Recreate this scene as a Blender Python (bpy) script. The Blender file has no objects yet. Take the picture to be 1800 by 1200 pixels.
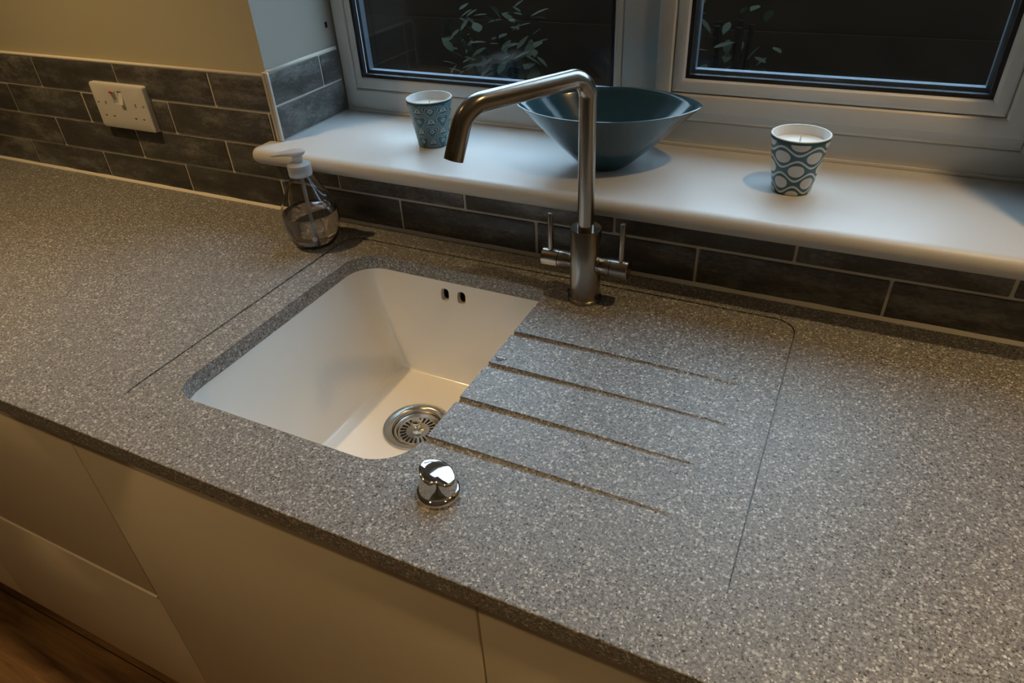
import bpy, bmesh, math, random
from mathutils import Vector, Matrix
random.seed(7)
sc = bpy.context.scene
C = sc.collection
PI = math.pi
Z0 = 0.91                                   # worktop top above the floor

# ------------------------------------------------------------------ camera
cam_d = bpy.data.cameras.new('camera')
cam_d.sensor_width = 36.0
cam_d.lens = 24.18
cam_d.clip_start = 0.02
cam_o = bpy.data.objects.new('camera', cam_d)
C.objects.link(cam_o)
cam_o.matrix_world = Matrix((
    (0.89963909, -0.21539539, 0.37980827, 0.33283058),
    (0.43414911, 0.53394852, -0.72554361, -0.93728972),
    (-0.04651931, 0.81762082, 0.57387468, 0.54939875 + Z0),
    (0, 0, 0, 1)))
sc.camera = cam_o

# ------------------------------------------------------------------ world, exposure
w = bpy.data.worlds.new('dusk_sky')
sc.world = w
w.use_nodes = True
w.node_tree.nodes['Background'].inputs[0].default_value = (0.56, 0.77, 1.0, 1)
w.node_tree.nodes['Background'].inputs[1].default_value = 5.6
sc.view_settings.view_transform = 'Standard'
sc.view_settings.look = 'None'
sc.view_settings.gamma = 1.0
sc.view_settings.use_curve_mapping = False
sc.view_settings.exposure = 0.0
sc.cycles.use_denoising = True
sc.cycles.max_bounces = 12
sc.cycles.transparent_max_bounces = 12
sc.cycles.caustics_reflective = False
sc.cycles.caustics_refractive = True
sc.cycles.blur_glossy = 1.0
sc.cycles.sample_clamp_indirect = 3.0

# ------------------------------------------------------------------ lights
WARM = (1.0, 0.66, 0.30)

def downlight(name, x, y, z, power, col, radius=0.035, spread=150, blend=0.6):
    l = bpy.data.lights.new(name, 'SPOT')
    l.energy = power
    l.color = col
    l.shadow_soft_size = radius
    l.spot_size = math.radians(spread)
    l.spot_blend = blend
    o = bpy.data.objects.new(name, l)
    o.location = (x, y, z + Z0)
    C.objects.link(o)
    return o

downlight('downlight', -1.02, -0.54, 1.485, 58, WARM, 0.035, 88, 0.8)
downlight('downlight', 0.70, -0.19, 1.485, 27, WARM, 0.024, 84, 0.7)
downlight('downlight', 0.98, -0.92, 1.485, 64, WARM, 0.05, 88, 0.9)
downlight('downlight', -0.45, -1.30, 1.485, 34, WARM, 0.05, 84, 0.5)


# ------------------------------------------------------------------ node helpers
class N:
    """tiny wrapper so that maths on node sockets reads like maths"""
    def __init__(s, nt, sock):
        s.nt, s.s = nt, sock
    def _m(s, op, *a):
        n = s.nt.nodes.new('ShaderNodeMath')
        n.operation = op
        for i, v in enumerate((s,) + a):
            if isinstance(v, N):
                s.nt.links.new(v.s, n.inputs[i])
            else:
                n.inputs[i].default_value = v
        return N(s.nt, n.outputs[0])
    def __add__(s, o): return s._m('ADD', o)
    def __sub__(s, o): return s._m('SUBTRACT', o)
    def __mul__(s, o): return s._m('MULTIPLY', o)
    def __truediv__(s, o): return s._m('DIVIDE', o)
    def lt(s, o): return s._m('LESS_THAN', o)
    def gt(s, o): return s._m('GREATER_THAN', o)
    def abs(s): return s._m('ABSOLUTE')
    def cos(s): return s._m('COSINE')
    def sin(s): return s._m('SINE')
    def floor(s): return s._m('FLOOR')
    def frac(s): return s._m('FRACT')
    def mod(s, o): return s._m('FLOORED_MODULO', o)
    def max(s, o): return s._m('MAXIMUM', o)
    def min(s, o): return s._m('MINIMUM', o)


def new_mat(name):
    m = bpy.data.materials.new(name)
    m.use_nodes = True
    nt = m.node_tree
    b = nt.nodes['Principled BSDF']
    return m, nt, b


def plain(name, col, rough=0.5, metal=0.0, bump=0.0, bscale=200, spec=0.5, var=0.0, vscale=8, coat=0.0):
    m, nt, b = new_mat(name)
    b.inputs['Base Color'].default_value = (*col, 1)
    b.inputs['Roughness'].default_value = rough
    b.inputs['Metallic'].default_value = metal
    b.inputs['Specular IOR Level'].default_value = spec
    b.inputs['Coat Weight'].default_value = coat
    b.inputs['Coat Roughness'].default_value = 0.05
    tc = nt.nodes.new('ShaderNodeTexCoord')
    if var:
        no = nt.nodes.new('ShaderNodeTexNoise')
        no.inputs['Scale'].default_value = vscale
        no.inputs['Detail'].default_value = 5
        nt.links.new(tc.outputs['Object'], no.inputs['Vector'])
        rp = nt.nodes.new('ShaderNodeValToRGB')
        rp.color_ramp.elements[0].position = 0.3
        rp.color_ramp.elements[1].position = 0.7
        rp.color_ramp.elements[0].color = (*[c * (1 - var) for c in col], 1)
        rp.color_ramp.elements[1].color = (*[min(1, c * (1 + var)) for c in col], 1)
        nt.links.new(no.outputs[0], rp.inputs[0])
        nt.links.new(rp.outputs[0], b.inputs['Base Color'])
    if bump:
        no = nt.nodes.new('ShaderNodeTexNoise')
        no.inputs['Scale'].default_value = bscale
        no.inputs['Detail'].default_value = 4
        nt.links.new(tc.outputs['Object'], no.inputs['Vector'])
        bp = nt.nodes.new('ShaderNodeBump')
        bp.inputs['Strength'].default_value = bump
        bp.inputs['Distance'].default_value = 0.002
        nt.links.new(no.outputs[0], bp.inputs['Height'])
        nt.links.new(bp.outputs[0], b.inputs['Normal'])
    return m


def mix(nt, fac, a, b):
    n = nt.nodes.new('ShaderNodeMix')
    n.data_type = 'RGBA'
    for sock, v in ((n.inputs[0], fac), (n.inputs[6], a), (n.inputs[7], b)):
        if isinstance(v, N):
            nt.links.new(v.s, sock)
        elif isinstance(v, tuple):
            sock.default_value = (*v, 1)
        elif isinstance(v, (int, float)):
            sock.default_value = v
        else:
            nt.links.new(v, sock)
    return n.outputs[2]


def speckle_material():
    m, nt, b = new_mat('speckled_grey_stone')
    tc = nt.nodes.new('ShaderNodeTexCoord')
    def wob(scale, amt):
        no = nt.nodes.new('ShaderNodeTexNoise')
        no.inputs['Scale'].default_value = scale
        nt.links.new(tc.outputs['Object'], no.inputs['Vector'])
        mx = nt.nodes.new('ShaderNodeMix')
        mx.data_type = 'VECTOR'
        mx.inputs[0].default_value = amt
        nt.links.new(tc.outputs['Object'], mx.inputs[4])
        nt.links.new(no.outputs['Color'], mx.inputs[5])
        return mx.outputs[1]
    vec = wob(220, 0.004)
    def chips(scale, rand_min, size):
        v = nt.nodes.new('ShaderNodeTexVoronoi')
        v.inputs['Scale'].default_value = scale
        v.inputs['Randomness'].default_value = 1.0
        nt.links.new(vec, v.inputs['Vector'])
        sep = nt.nodes.new('ShaderNodeSeparateColor')
        nt.links.new(v.outputs['Color'], sep.inputs[0])
        r, g = N(nt, sep.outputs[0]), N(nt, sep.outputs[1])
        d = N(nt, v.outputs['Distance'])
        return d.lt(r * size) * g.gt(rand_min), N(nt, sep.outputs[2])
    no = nt.nodes.new('ShaderNodeTexNoise')
    no.inputs['Scale'].default_value = 330
    no.inputs['Detail'].default_value = 3
    nt.links.new(tc.outputs['Object'], no.inputs['Vector'])
    rp = nt.nodes.new('ShaderNodeValToRGB')
    rp.color_ramp.elements[0].position = 0.36
    rp.color_ramp.elements[1].position = 0.66
    rp.color_ramp.elements[0].color = (0.128, 0.128, 0.128, 1)
    rp.color_ramp.elements[1].color = (0.305, 0.305, 0.305, 1)
    nt.links.new(no.outputs[0], rp.inputs[0])
    col = rp.outputs[0]
    for scale, rmin, size, c0, c1 in (
            (510, 0.40, 0.66, (0.41, 0.41, 0.405), (0.28, 0.28, 0.28)),
            (440, 0.66, 0.55, (0.035, 0.035, 0.037), (0.08, 0.08, 0.08)),
            (275, 0.57, 0.58, (0.56, 0.555, 0.54), (0.37, 0.37, 0.365)),
            (380, 0.80, 0.60, (0.76, 0.76, 0.75), (0.50, 0.50, 0.49)),
            (330, 0.90, 0.48, (0.025, 0.025, 0.027), (0.06, 0.06, 0.06))):
        f, r3 = chips(scale, rmin, size)
        col = mix(nt, f, col, mix(nt, r3, c0, c1))
    nt.links.new(col, b.inputs['Base Color'])
    b.inputs['Roughness'].default_value = 0.44
    b.inputs['Specular IOR Level'].default_value = 0.5
    return m


def tile_material():
    m, nt, b = new_mat('distressed_grey_tile')
    tc = nt.nodes.new('ShaderNodeTexCoord')
    geo = nt.nodes.new('ShaderNodeNewGeometry')
    rnd = N(nt, geo.outputs['Random Per Island'])
    mp = nt.nodes.new('ShaderNodeMapping')
    mp.inputs['Scale'].default_value = (1.0, 1.0, 2.6)
    nt.links.new(tc.outputs['Object'], mp.inputs['Vector'])
    off = nt.nodes.new('ShaderNodeVectorMath')
    off.operation = 'ADD'
    cmb = nt.nodes.new('ShaderNodeCombineXYZ')
    nt.links.new((rnd * 37.0).s, cmb.inputs[1])
    nt.links.new(mp.outputs[0], off.inputs[0])
    nt.links.new(cmb.outputs[0], off.inputs[1])
    n1 = nt.nodes.new('ShaderNodeTexNoise')
    n1.inputs['Scale'].default_value = 11
    n1.inputs['Detail'].default_value = 7
    n1.inputs['Roughness'].default_value = 0.68
    nt.links.new(off.outputs[0], n1.inputs['Vector'])
    n2 = nt.nodes.new('ShaderNodeTexNoise')
    n2.inputs['Scale'].default_value = 120
    n2.inputs['Detail'].default_value = 4
    nt.links.new(off.outputs[0], n2.inputs['Vector'])
    h = N(nt, n1.outputs[0]) * 0.75 + N(nt, n2.outputs[0]) * 0.25 + (rnd - 0.5) * 0.10
    rp = nt.nodes.new('ShaderNodeValToRGB')
    e = rp.color_ramp.elements
    e[0].position, e[0].color = 0.30, (0.040, 0.040, 0.038, 1)
    e[1].position, e[1].color = 0.72, (0.29, 0.285, 0.27, 1)
    k = e.new(0.50)
    k.color = (0.088, 0.087, 0.084, 1)
    nt.links.new(h.s, rp.inputs[0])
    nt.links.new(rp.outputs[0], b.inputs['Base Color'])
    b.inputs['Roughness'].default_value = 0.33
    bp = nt.nodes.new('ShaderNodeBump')
    bp.inputs['Strength'].default_value = 0.35
    bp.inputs['Distance'].default_value = 0.002
    nt.links.new(h.s, bp.inputs['Height'])
    nt.links.new(bp.outputs[0], b.inputs['Normal'])
    return m


def wood_material():
    m, nt, b = new_mat('oak_floor_boards')
    tc = nt.nodes.new('ShaderNodeTexCoord')
    mp = nt.nodes.new('ShaderNodeMapping')
    mp.inputs['Scale'].default_value = (1.2, 14, 1)
    nt.links.new(tc.outputs['Object'], mp.inputs['Vector'])
    no = nt.nodes.new('ShaderNodeTexNoise')
    no.inputs['Scale'].default_value = 2.2
    no.inputs['Detail'].default_value = 8
    no.inputs['Roughness'].default_value = 0.62
    no.inputs['Distortion'].default_value = 0.6
    nt.links.new(mp.outputs[0], no.inputs['Vector'])
    rp = nt.nodes.new('ShaderNodeValToRGB')
    e = rp.color_ramp.elements
    e[0].position, e[0].color = 0.30, (0.085, 0.042, 0.018, 1)
    e[1].position, e[1].color = 0.72, (0.36, 0.21, 0.095, 1)
    nt.links.new(no.outputs[0], rp.inputs[0])
    sp = nt.nodes.new('ShaderNodeSeparateXYZ')
    nt.links.new(tc.outputs['Object'], sp.inputs[0])
    y = N(nt, sp.outputs[1])
    gap = (y / 0.19).frac().lt(0.012)
    nt.links.new(mix(nt, gap, rp.outputs[0], (0.02, 0.012, 0.006)), b.inputs['Base Color'])
    b.inputs['Roughness'].default_value = 0.4
    return m


def brushed(name, col, rough, axis_scale=(4, 4, 900)):
    m, nt, b = new_mat(name)
    b.inputs['Metallic'].default_value = 1
    b.inputs['Base Color'].default_value = (*col, 1)
    tc = nt.nodes.new('ShaderNodeTexCoord')
    mp = nt.nodes.new('ShaderNodeMapping')
    mp.inputs['Scale'].default_value = axis_scale
    nt.links.new(tc.outputs['Object'], mp.inputs['Vector'])
    no = nt.nodes.new('ShaderNodeTexNoise')
    no.inputs['Scale'].default_value = 1
    no.inputs['Detail'].default_value = 3
    nt.links.new(mp.outputs[0], no.inputs['Vector'])
    r = N(nt, no.outputs[0]) * 0.14 + (rough - 0.07)
    nt.links.new(r.s, b.inputs['Roughness'])
    return m


def glass(name, col=(1, 1, 1), ior=1.45, rough=0.0):
    m, nt, b = new_mat(name)
    b.inputs['Base Color'].default_value = (*col, 1)
    b.inputs['Transmission Weight'].default_value = 1
    b.inputs['IOR'].default_value = ior
    b.inputs['Roughness'].default_value = rough
    return m


def pattern_uv(nt):
    uv = nt.nodes.new('ShaderNodeUVMap')
    sp = nt.nodes.new('ShaderNodeSeparateXYZ')
    nt.links.new(uv.outputs[0], sp.inputs[0])
    return N(nt, sp.outputs[0]), N(nt, sp.outputs[1])

TEAL = (0.030, 0.125, 0.155)
CREAM = (0.74, 0.72, 0.68)

def wave_pattern():
    m, nt, b = new_mat('teal_wave_and_oval_glaze')
    u, v = pattern_uv(nt)
    s = u * 5.0
    t = v * 4.25 + 0.02
    k = t.floor()
    sign = (k.mod(2.0)) * -2.0 + 1.0
    wv = sign * (s * (2 * PI)).cos() * 0.275 + 0.5
    band = (t.frac() - wv).abs().lt(0.08)
    r = (t + 0.5).floor()
    off = r.mod(2.0) * 0.5
    du = ((s - off + 0.5).frac() - 0.5) / 0.265
    dv = (t - r) / 0.45
    oval = (du * du + dv * dv).lt(1.0)
    rim = t.lt(4.02)
    f = band.max(oval) * rim
    nt.links.new(mix(nt, f, TEAL, CREAM), b.inputs['Base Color'])
    b.inputs['Roughness'].default_value = 0.22
    return m


def heart_pattern():
    m, nt, b = new_mat('teal_heart_lattice_glaze')
    u, v = pattern_uv(nt)
    s = u * 5.0
    t = v * 2.25 + 0.15
    # notched cells on a staggered lattice: hearts above, spades below
    notch = ((s + 0.5 + (t.floor() * 0.0)) * (2 * PI)).cos()
    g = (s * PI * 2).cos() * 0.55 + ((t * PI * 2) + (s * PI * 4).cos() * 0.55).cos() * 0.62
    a = g.abs()
    l1 = (a - 0.16).abs().lt(0.040)
    l2 = (a - 0.48).abs().lt(0.048)
    l3 = (a - 0.80).abs().lt(0.03) * g.gt(0.0)
    # small diamonds on the lattice crossings
    ds = ((s * 2.0 + 0.5).frac() - 0.5).abs()
    dt = ((t * 2.0 + 0.5).frac() - 0.5).abs()
    dm = ds + dt
    dia = (dm - 0.17).abs().lt(0.05)
    clear = dm.gt(0.22)
    f = (l1.max(l2).max(l3) * clear).max(dia) * v.lt(0.945)
    nt.links.new(mix(nt, f, TEAL, (0.50, 0.56, 0.56)), b.inputs['Base Color'])
    b.inputs['Roughness'].default_value = 0.25
    return m


def pane_material(name='window_glass', tint=(0.97, 0.985, 0.98), ior=1.45, rough=0.0):
    m = bpy.data.materials.new(name)
    m.use_nodes = True
    nt = m.node_tree
    nt.nodes.clear()
    out = nt.nodes.new('ShaderNodeOutputMaterial')
    mx = nt.nodes.new('ShaderNodeMixShader')
    tr = nt.nodes.new('ShaderNodeBsdfTransparent')
    tr.inputs[0].default_value = (*tint, 1)
    gl = nt.nodes.new('ShaderNodeBsdfGlossy')
    gl.inputs['Roughness'].default_value = rough
    fr = nt.nodes.new('ShaderNodeFresnel')
    fr.inputs[0].default_value = ior
    geo = nt.nodes.new('ShaderNodeNewGeometry')      # one reflection per surface, at its outer face
    fac = N(nt, fr.outputs[0]) * (N(nt, geo.outputs['Backfacing']) * -1.0 + 1.0)
    nt.links.new(fac.s, mx.inputs[0])
    nt.links.new(tr.outputs[0], mx.inputs[1])
    nt.links.new(gl.outputs[0], mx.inputs[2])
    nt.links.new(mx.outputs[0], out.inputs[0])
    return m


M = dict(
    stone=speckle_material(),
    tile=tile_material(),
    wood=wood_material(),
    grout=plain('light_grout', (0.72, 0.68, 0.60), 0.9, bump=0.3, bscale=400),
    sealant=plain('white_sealant', (0.84, 0.80, 0.70), 0.55),
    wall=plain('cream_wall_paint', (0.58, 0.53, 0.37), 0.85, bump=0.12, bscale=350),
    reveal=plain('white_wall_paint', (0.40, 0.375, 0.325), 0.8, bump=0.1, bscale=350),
    ceiling=plain('white_ceiling_paint', (0.82, 0.82, 0.80), 0.9),
    sill=plain('white_sill_paint', (0.67, 0.67, 0.66), 0.38, bump=0.03, bscale=60),
    upvc=plain('white_upvc', (0.78, 0.765, 0.73), 0.38),
    gasket=plain('black_rubber_gasket', (0.010, 0.011, 0.015), 0.45),
    ceramic=plain('white_ceramic', (0.88, 0.87, 0.84), 0.16, coat=0.3),
    steel=brushed('brushed_steel', (0.37, 0.34, 0.30), 0.23),
    steel2=brushed('satin_steel', (0.55, 0.53, 0.49), 0.26, (40, 40, 40)),
    chrome=plain('polished_chrome', (0.82, 0.82, 0.82), 0.045, 1.0),
    door=plain('taupe_matt_laminate', (0.80, 0.72, 0.57), 0.55, var=0.04, vscale=3),
    edge_glint=plain('pale_edge_highlight', (0.86, 0.80, 0.68), 0.4),  # pale colour for the painted highlight on the drawer edge
    carcass=plain('grey_cabinet_board', (0.20, 0.18, 0.15), 0.7),
    plastic=plain('white_socket_plastic', (0.76, 0.74, 0.70), 0.35),
    red=plain('red_switch_marker', (0.65, 0.05, 0.02), 0.4),
    dark=plain('dark_cavity', (0.006, 0.006, 0.006), 0.8),
    wax=plain('white_candle_wax', (0.80, 0.77, 0.70), 0.5),
    wick=plain('cotton_wick', (0.75, 0.70, 0.60), 0.9),
    cupwhite=plain('white_cup_glaze', (0.80, 0.79, 0.77), 0.2),
    waves=wave_pattern(),
    hearts=heart_pattern(),
    bowl=plain('blue_green_bowl_glaze', (0.026, 0.085, 0.112), 0.14, coat=0.4),
    clear=glass('clear_bottle_plastic', (0.97, 0.97, 0.98), 1.40, 0.02),
    soap=glass('clear_liquid_soap', (0.90, 0.88, 0.93), 1.33),
    pump=None,
    print=plain('white_print', (0.75, 0.75, 0.75), 0.6),
    pane=pane_material(),
    spacer=plain('grey_spacer_bar', (0.22, 0.27, 0.33), 0.35, 0.6),
    trim=plain('satin_tile_trim', (0.66, 0.62, 0.55), 0.35, 0.25),
    water=glass('clear_water', (1, 1, 1), 1.33),
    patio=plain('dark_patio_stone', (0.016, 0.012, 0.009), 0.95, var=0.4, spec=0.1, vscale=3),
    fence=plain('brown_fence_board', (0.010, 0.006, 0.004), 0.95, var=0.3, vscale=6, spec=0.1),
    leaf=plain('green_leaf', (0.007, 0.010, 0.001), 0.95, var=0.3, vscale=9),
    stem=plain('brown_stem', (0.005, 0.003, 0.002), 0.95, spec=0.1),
)
_m, _nt, _b = new_mat('frosted_pump_plastic')
_b.inputs['Base Color'].default_value = (0.80, 0.82, 0.86, 1)
_b.inputs['Roughness'].default_value = 0.35
_b.inputs['Transmission Weight'].default_value = 0.55
_b.inputs['IOR'].default_value = 1.3
M['pump'] = _m


# ------------------------------------------------------------------ object helpers
def thing(name, label, cat, loc, rotz=0.0, group=None):
    o = bpy.data.objects.new(name, None)
    o.empty_display_size = 0.05
    C.objects.link(o)
    o.location = (loc[0], loc[1], loc[2] + Z0)
    o.rotation_euler = (0, 0, rotz)
    o['label'] = label
    o['category'] = cat
    if group:
        o['group'] = group
    return o


def obj(name, bm, mat, parent=None, smooth=False, mats=None, angle=None, loc=None):
    """link a bmesh as one mesh object; top-level meshes sit at worktop height"""
    me = bpy.data.meshes.new(name)
    bmesh.ops.recalc_face_normals(bm, faces=bm.faces[:])
    bm.to_mesh(me)
    bm.free()
    for m in (mats or [mat]):
        me.materials.append(m)
    if smooth:
        for p in me.polygons:
            p.use_smooth = True
        if angle is not None:
            me.set_sharp_from_angle(angle=math.radians(angle))
    o = bpy.data.objects.new(name, me)
    C.objects.link(o)
    if parent is None:
        o.location = (0, 0, Z0) if loc is None else (loc[0], loc[1], loc[2] + Z0)
    else:
        o.parent = parent
        if loc is not None:
            o.location = loc
    return o


def structure(name, bm, mat, **k):
    o = obj(name, bm, mat, **k)
    o['kind'] = 'structure'
    return o


def tag(o, label, cat, group=None):
    o['label'] = label
    o['category'] = cat
    if group:
        o['group'] = group
    return o


def box(bm, x0, x1, y0, y1, z0, z1, bevel=0.0, seg=2):
    vs = [bm.verts.new((x, y, z)) for x in (x0, x1) for y in (y0, y1) for z in (z0, z1)]
    idx = [(0, 1, 3, 2), (4, 6, 7, 5), (0, 4, 5, 1), (2, 3, 7, 6), (0, 2, 6, 4), (1, 5, 7, 3)]
    fs = [bm.faces.new([vs[i] for i in f]) for f in idx]
    if bevel:
        es = list({e for f in fs for e in f.edges})
        bmesh.ops.bevel(bm, geom=es, offset=bevel, segments=seg, profile=0.5, affect='EDGES', clamp_overlap=True)


def loft(bm, rings, cap0=True, cap1=True, uv=None, mat_idx=None):
    """rings: list of equal-length point loops"""
    vr = [[bm.verts.new(p) for p in r] for r in rings]
    n = len(rings[0])
    lay = bm.loops.layers.uv.verify() if uv else None
    for i in range(len(vr) - 1):
        for j in range(n):
            k = (j + 1) % n
            f = bm.faces.new((vr[i][j], vr[i][k], vr[i + 1][k], vr[i + 1][j]))
            if mat_idx:
                f.material_index = mat_idx[i]
            if uv:
                for lp, (a, b2) in zip(f.loops, ((j, i), (j + 1, i), (j + 1, i + 1), (j, i + 1))):
                    lp[lay].uv = (a / n, uv[b2])
    if cap0:
        bm.faces.new(list(reversed(vr[0])))
    if cap1:
        bm.faces.new(vr[-1])
    return vr


def circ(r, z, n=48, cx=0.0, cy=0.0):
    return [(cx + r * math.cos(2 * PI * i / n), cy + r * math.sin(2 * PI * i / n), z) for i in range(n)]


def lathe(bm, prof, n=48, cap0=True, cap1=True, **k):
    return loft(bm, [circ(max(r, 1e-4), z, n) for r, z in prof], cap0, cap1, **k)


def tube(bm, pts, r, n=24):
    """round tube along a polyline with parallel-transported rings"""
    pts = [Vector(p) for p in pts]
    t0 = (pts[1] - pts[0]).normalized()
    up = Vector((0, 0, 1)) if abs(t0.z) < 0.9 else Vector((1, 0, 0))
    a = t0.cross(up).normalized()
    rings = []
    for i, p in enumerate(pts):
        t = ((pts[min(i + 1, len(pts) - 1)] - pts[i]).normalized() + (pts[i] - pts[max(i - 1, 0)]).normalized()).normalized()
        a = (a - t * a.dot(t)).normalized()
        b2 = t.cross(a)
        rr = r[i] if isinstance(r, (list, tuple)) else r
        rings.append([tuple(p + (a * math.cos(2 * PI * j / n) + b2 * math.sin(2 * PI * j / n)) * rr) for j in range(n)])
    loft(bm, rings)


def rrect(x0, x1, y0, y1, radii, z, seg=10):
    """rounded rectangle, radii for (x1y1, x0y1, x0y0, x1y0)"""
    out = []
    for (cx, cy, sx, sy, a0), r in zip(((x1, y1, -1, -1, 0), (x0, y1, 1, -1, 90), (x0, y0, 1, 1, 180), (x1, y0, -1, 1, 270)), radii):
        for i in range(seg + 1):
            a = math.radians(a0 + 90 * i / seg)
            out.append((cx + sx * r + r * math.cos(a), cy + sy * r + r * math.sin(a), z))
    return out


def boolean(o, cutters):
    """cut the cutter bmeshes out of o's mesh for good"""
    tmp = []
    for bm in cutters:
        bmesh.ops.recalc_face_normals(bm, faces=bm.faces[:])
        me = bpy.data.meshes.new('cutter')
        bm.to_mesh(me)
        bm.free()
        c = bpy.data.objects.new('cutter', me)
        C.objects.link(c)
        c.matrix_world = Matrix.Translation(o.location) if o.parent is None else Matrix.Translation(o.parent.location) @ Matrix.Translation(o.location)
        tmp.append(c)
        md = o.modifiers.new('cut', 'BOOLEAN')
        md.operation = 'DIFFERENCE'
        md.solver = 'EXACT'
        md.object = c
    bpy.context.view_layer.update()
    dg = bpy.context.evaluated_depsgraph_get()
    me = bpy.data.meshes.new_from_object(o.evaluated_get(dg))
    o.modifiers.clear()
    me.name = o.name
    o.data = me
    for c in tmp:
        md = c.data
        bpy.data.objects.remove(c)
        bpy.data.meshes.remove(md)


# ================================================================== the setting
XL, XR, YB, ZF, ZC = -2.40, 1.70, -3.3, -0.91, 1.49
WX0, WX1 = -0.622, 0.580          # window opening in the wall
ZS = 0.140                        # top of the sill
ZH = 1.20                         # head of the opening

bm = bmesh.new(); box(bm, XL - .1, XR + .1, YB - .1, 0.30, ZF - .06, ZF)
structure('floor', bm, M['wood'])
bm = bmesh.new(); box(bm, XL - .1, XR + .1, YB - .1, 0.30, ZC, ZC + .08)
structure('ceiling', bm, M['ceiling'])
bm = bmesh.new(); box(bm, XL - .1, XL, YB - .1, 0.30, ZF, ZC)
structure('wall_left', bm, M['wall'])
bm = bmesh.new(); box(bm, XR, XR + .1, YB - .1, 0.30, ZF, ZC)
structure('wall_right', bm, M['wall'])
bm = bmesh.new(); box(bm, XL, XR, YB - .1, YB, ZF, ZC)
structure('wall_front', bm, M['wall'])

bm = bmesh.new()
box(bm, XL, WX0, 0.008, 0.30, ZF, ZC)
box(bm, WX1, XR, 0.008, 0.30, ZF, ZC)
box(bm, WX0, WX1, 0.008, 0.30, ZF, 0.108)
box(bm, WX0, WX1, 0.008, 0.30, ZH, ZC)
box(bm, XL - 3, XR + 3, 0.008, 0.30, ZC + .081, 4.6)  # unseen upper wall, added to block sky light from behind
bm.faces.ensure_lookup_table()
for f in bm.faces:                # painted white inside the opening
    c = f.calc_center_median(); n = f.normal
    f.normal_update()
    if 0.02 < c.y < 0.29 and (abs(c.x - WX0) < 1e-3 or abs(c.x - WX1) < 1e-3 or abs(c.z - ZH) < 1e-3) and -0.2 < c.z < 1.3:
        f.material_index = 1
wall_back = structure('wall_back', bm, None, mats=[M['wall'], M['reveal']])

# tiles -------------------------------------------------------------
G = 0.0042                        # grout joint
RH = 0.0642                       # row height
def one_tile(bm, a0, a1, z0, z1, put):
    """a tile with slightly uneven edges; put(a, d, z) maps (along, depth, up) to space"""
    j = lambda: random.uniform(-0.0007, 0.0007)
    tmp = bmesh.new()
    a0 += j(); a1 += j()
    box(tmp, a0, a1, 0.0, 0.0075, z0 + j(), z1 + j(), 0.0022, 2)
    tmp.verts.ensure_lookup_table()
    mp = {}
    for v in tmp.verts:
        sag = 0.0006 * math.sin(v.co.x * 41 + z0 * 300) if v.co.y > 0.004 else 0
        mp[v] = bm.verts.new(put(v.co.x, v.co.y, v.co.z + sag * 0.6))
    for f in tmp.faces:
        bm.faces.new([mp[v] for v in f.verts])
    tmp.free()

def row(bm, joints, z0, z1, lo, hi, put):
    js = [lo] + [q for q in joints if lo + 0.004 < q < hi - 0.004] + [hi]
    for a, b2 in zip(js, js[1:]):
        g0 = G / 2 if a != lo else 0.0005
        g1 = G / 2 if b2 != hi else 0.0005
        if b2 - a > 0.008:
            one_tile(bm, a + g0, b2 - g1, z0, z1, put)

front = lambda a, d, z: (a, 0.0075 - d, z)
J1 = [-2.17, -1.916, -1.660, -1.408, -1.156, -0.900, -0.643, -0.369, -0.102, 0.163, 0.425, 0.689, 0.953, 1.215, 1.48]
J2 = [-2.30, -2.044, -1.788, -1.532, -1.276, -1.019, -0.764, -0.499, -0.234, 0.032, 0.298, 0.559, 0.823, 1.09, 1.35, 1.61]
J3 = [-2.17, -1.914, -1.659, -1.403, -1.151, -0.894, -0.633, 0.689, 0.953, 1.215, 1.48]
J4 = [-2.30, -2.044, -1.788, -1.532, -1.275, -1.020, -0.761, 0.823, 1.09, 1.35, 1.61]
TZ = 0.0015
TX0, TX1 = -0.6205, 0.5785
bm = bmesh.new()
row(bm, J1, TZ, RH - G, XL, XR, front)
row(bm, J2, RH, RH * 2 - G, XL, TX0, front)
row(bm, J2, RH, 0.1075, TX0, TX1, front)
row(bm, J2, RH, RH * 2 - G, TX1, XR, front)
for k, J in ((2, J3), (3, J4)):
    row(bm, J, RH * k, RH * (k + 1) - G, XL, TX0 - .004, front)
    row(bm, J, RH * k, RH * (k + 1) - G, TX1 + .004, XR, front)
# tiles turning into the opening, two rows either side
lrev = lambda a, d, z: (WX0 + 0.001 + d, a, z)
rrev = lambda a, d, z: (WX1 - 0.001 - d, a, z)
for put in (lrev, rrev):
    row(bm, [], ZS + 0.002, ZS + 0.0600, 0.0055, 0.2010, put)
    row(bm, [0.1455], ZS + 0.0642, ZS + 0.1195, 0.0055, 0.2010, put)
tiles = obj('tiling', bm, M['tile'], wall_back, smooth=True, angle=40)

bm = bmesh.new()                  # grout bed behind the tiles
zt = RH * 4
box(bm, XL, TX0, 0.0022, 0.0079, 0.0, zt)
box(bm, TX1, XR, 0.0022, 0.0079, 0.0, zt)
box(bm, TX0, TX1, 0.0022, 0.0079, 0.0, 0.1078)
box(bm, WX0 + 0.0002, WX0 + 0.0060, 0.006, 0.2015, ZS, ZS + 0.1225)
box(bm, WX1 - 0.0060, WX1 - 0.0002, 0.006, 0.2015, ZS, ZS + 0.1225)
obj('grout', bm, M['grout'], wall_back)
bm = bmesh.new()                  # bead of filler along the tops of the tiles
tube(bm, [(XL, 0.004, zt - .001), (TX0, 0.004, zt - .001)], 0.0036, 8)
tube(bm, [(TX1, 0.004, zt - .001), (XR, 0.004, zt - .001)], 0.0036, 8)
tube(bm, [(WX0 + 0.0035, 0.006, ZS + 0.122), (WX0 + 0.0035, 0.201, ZS + 0.122)], 0.0034, 8)
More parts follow.
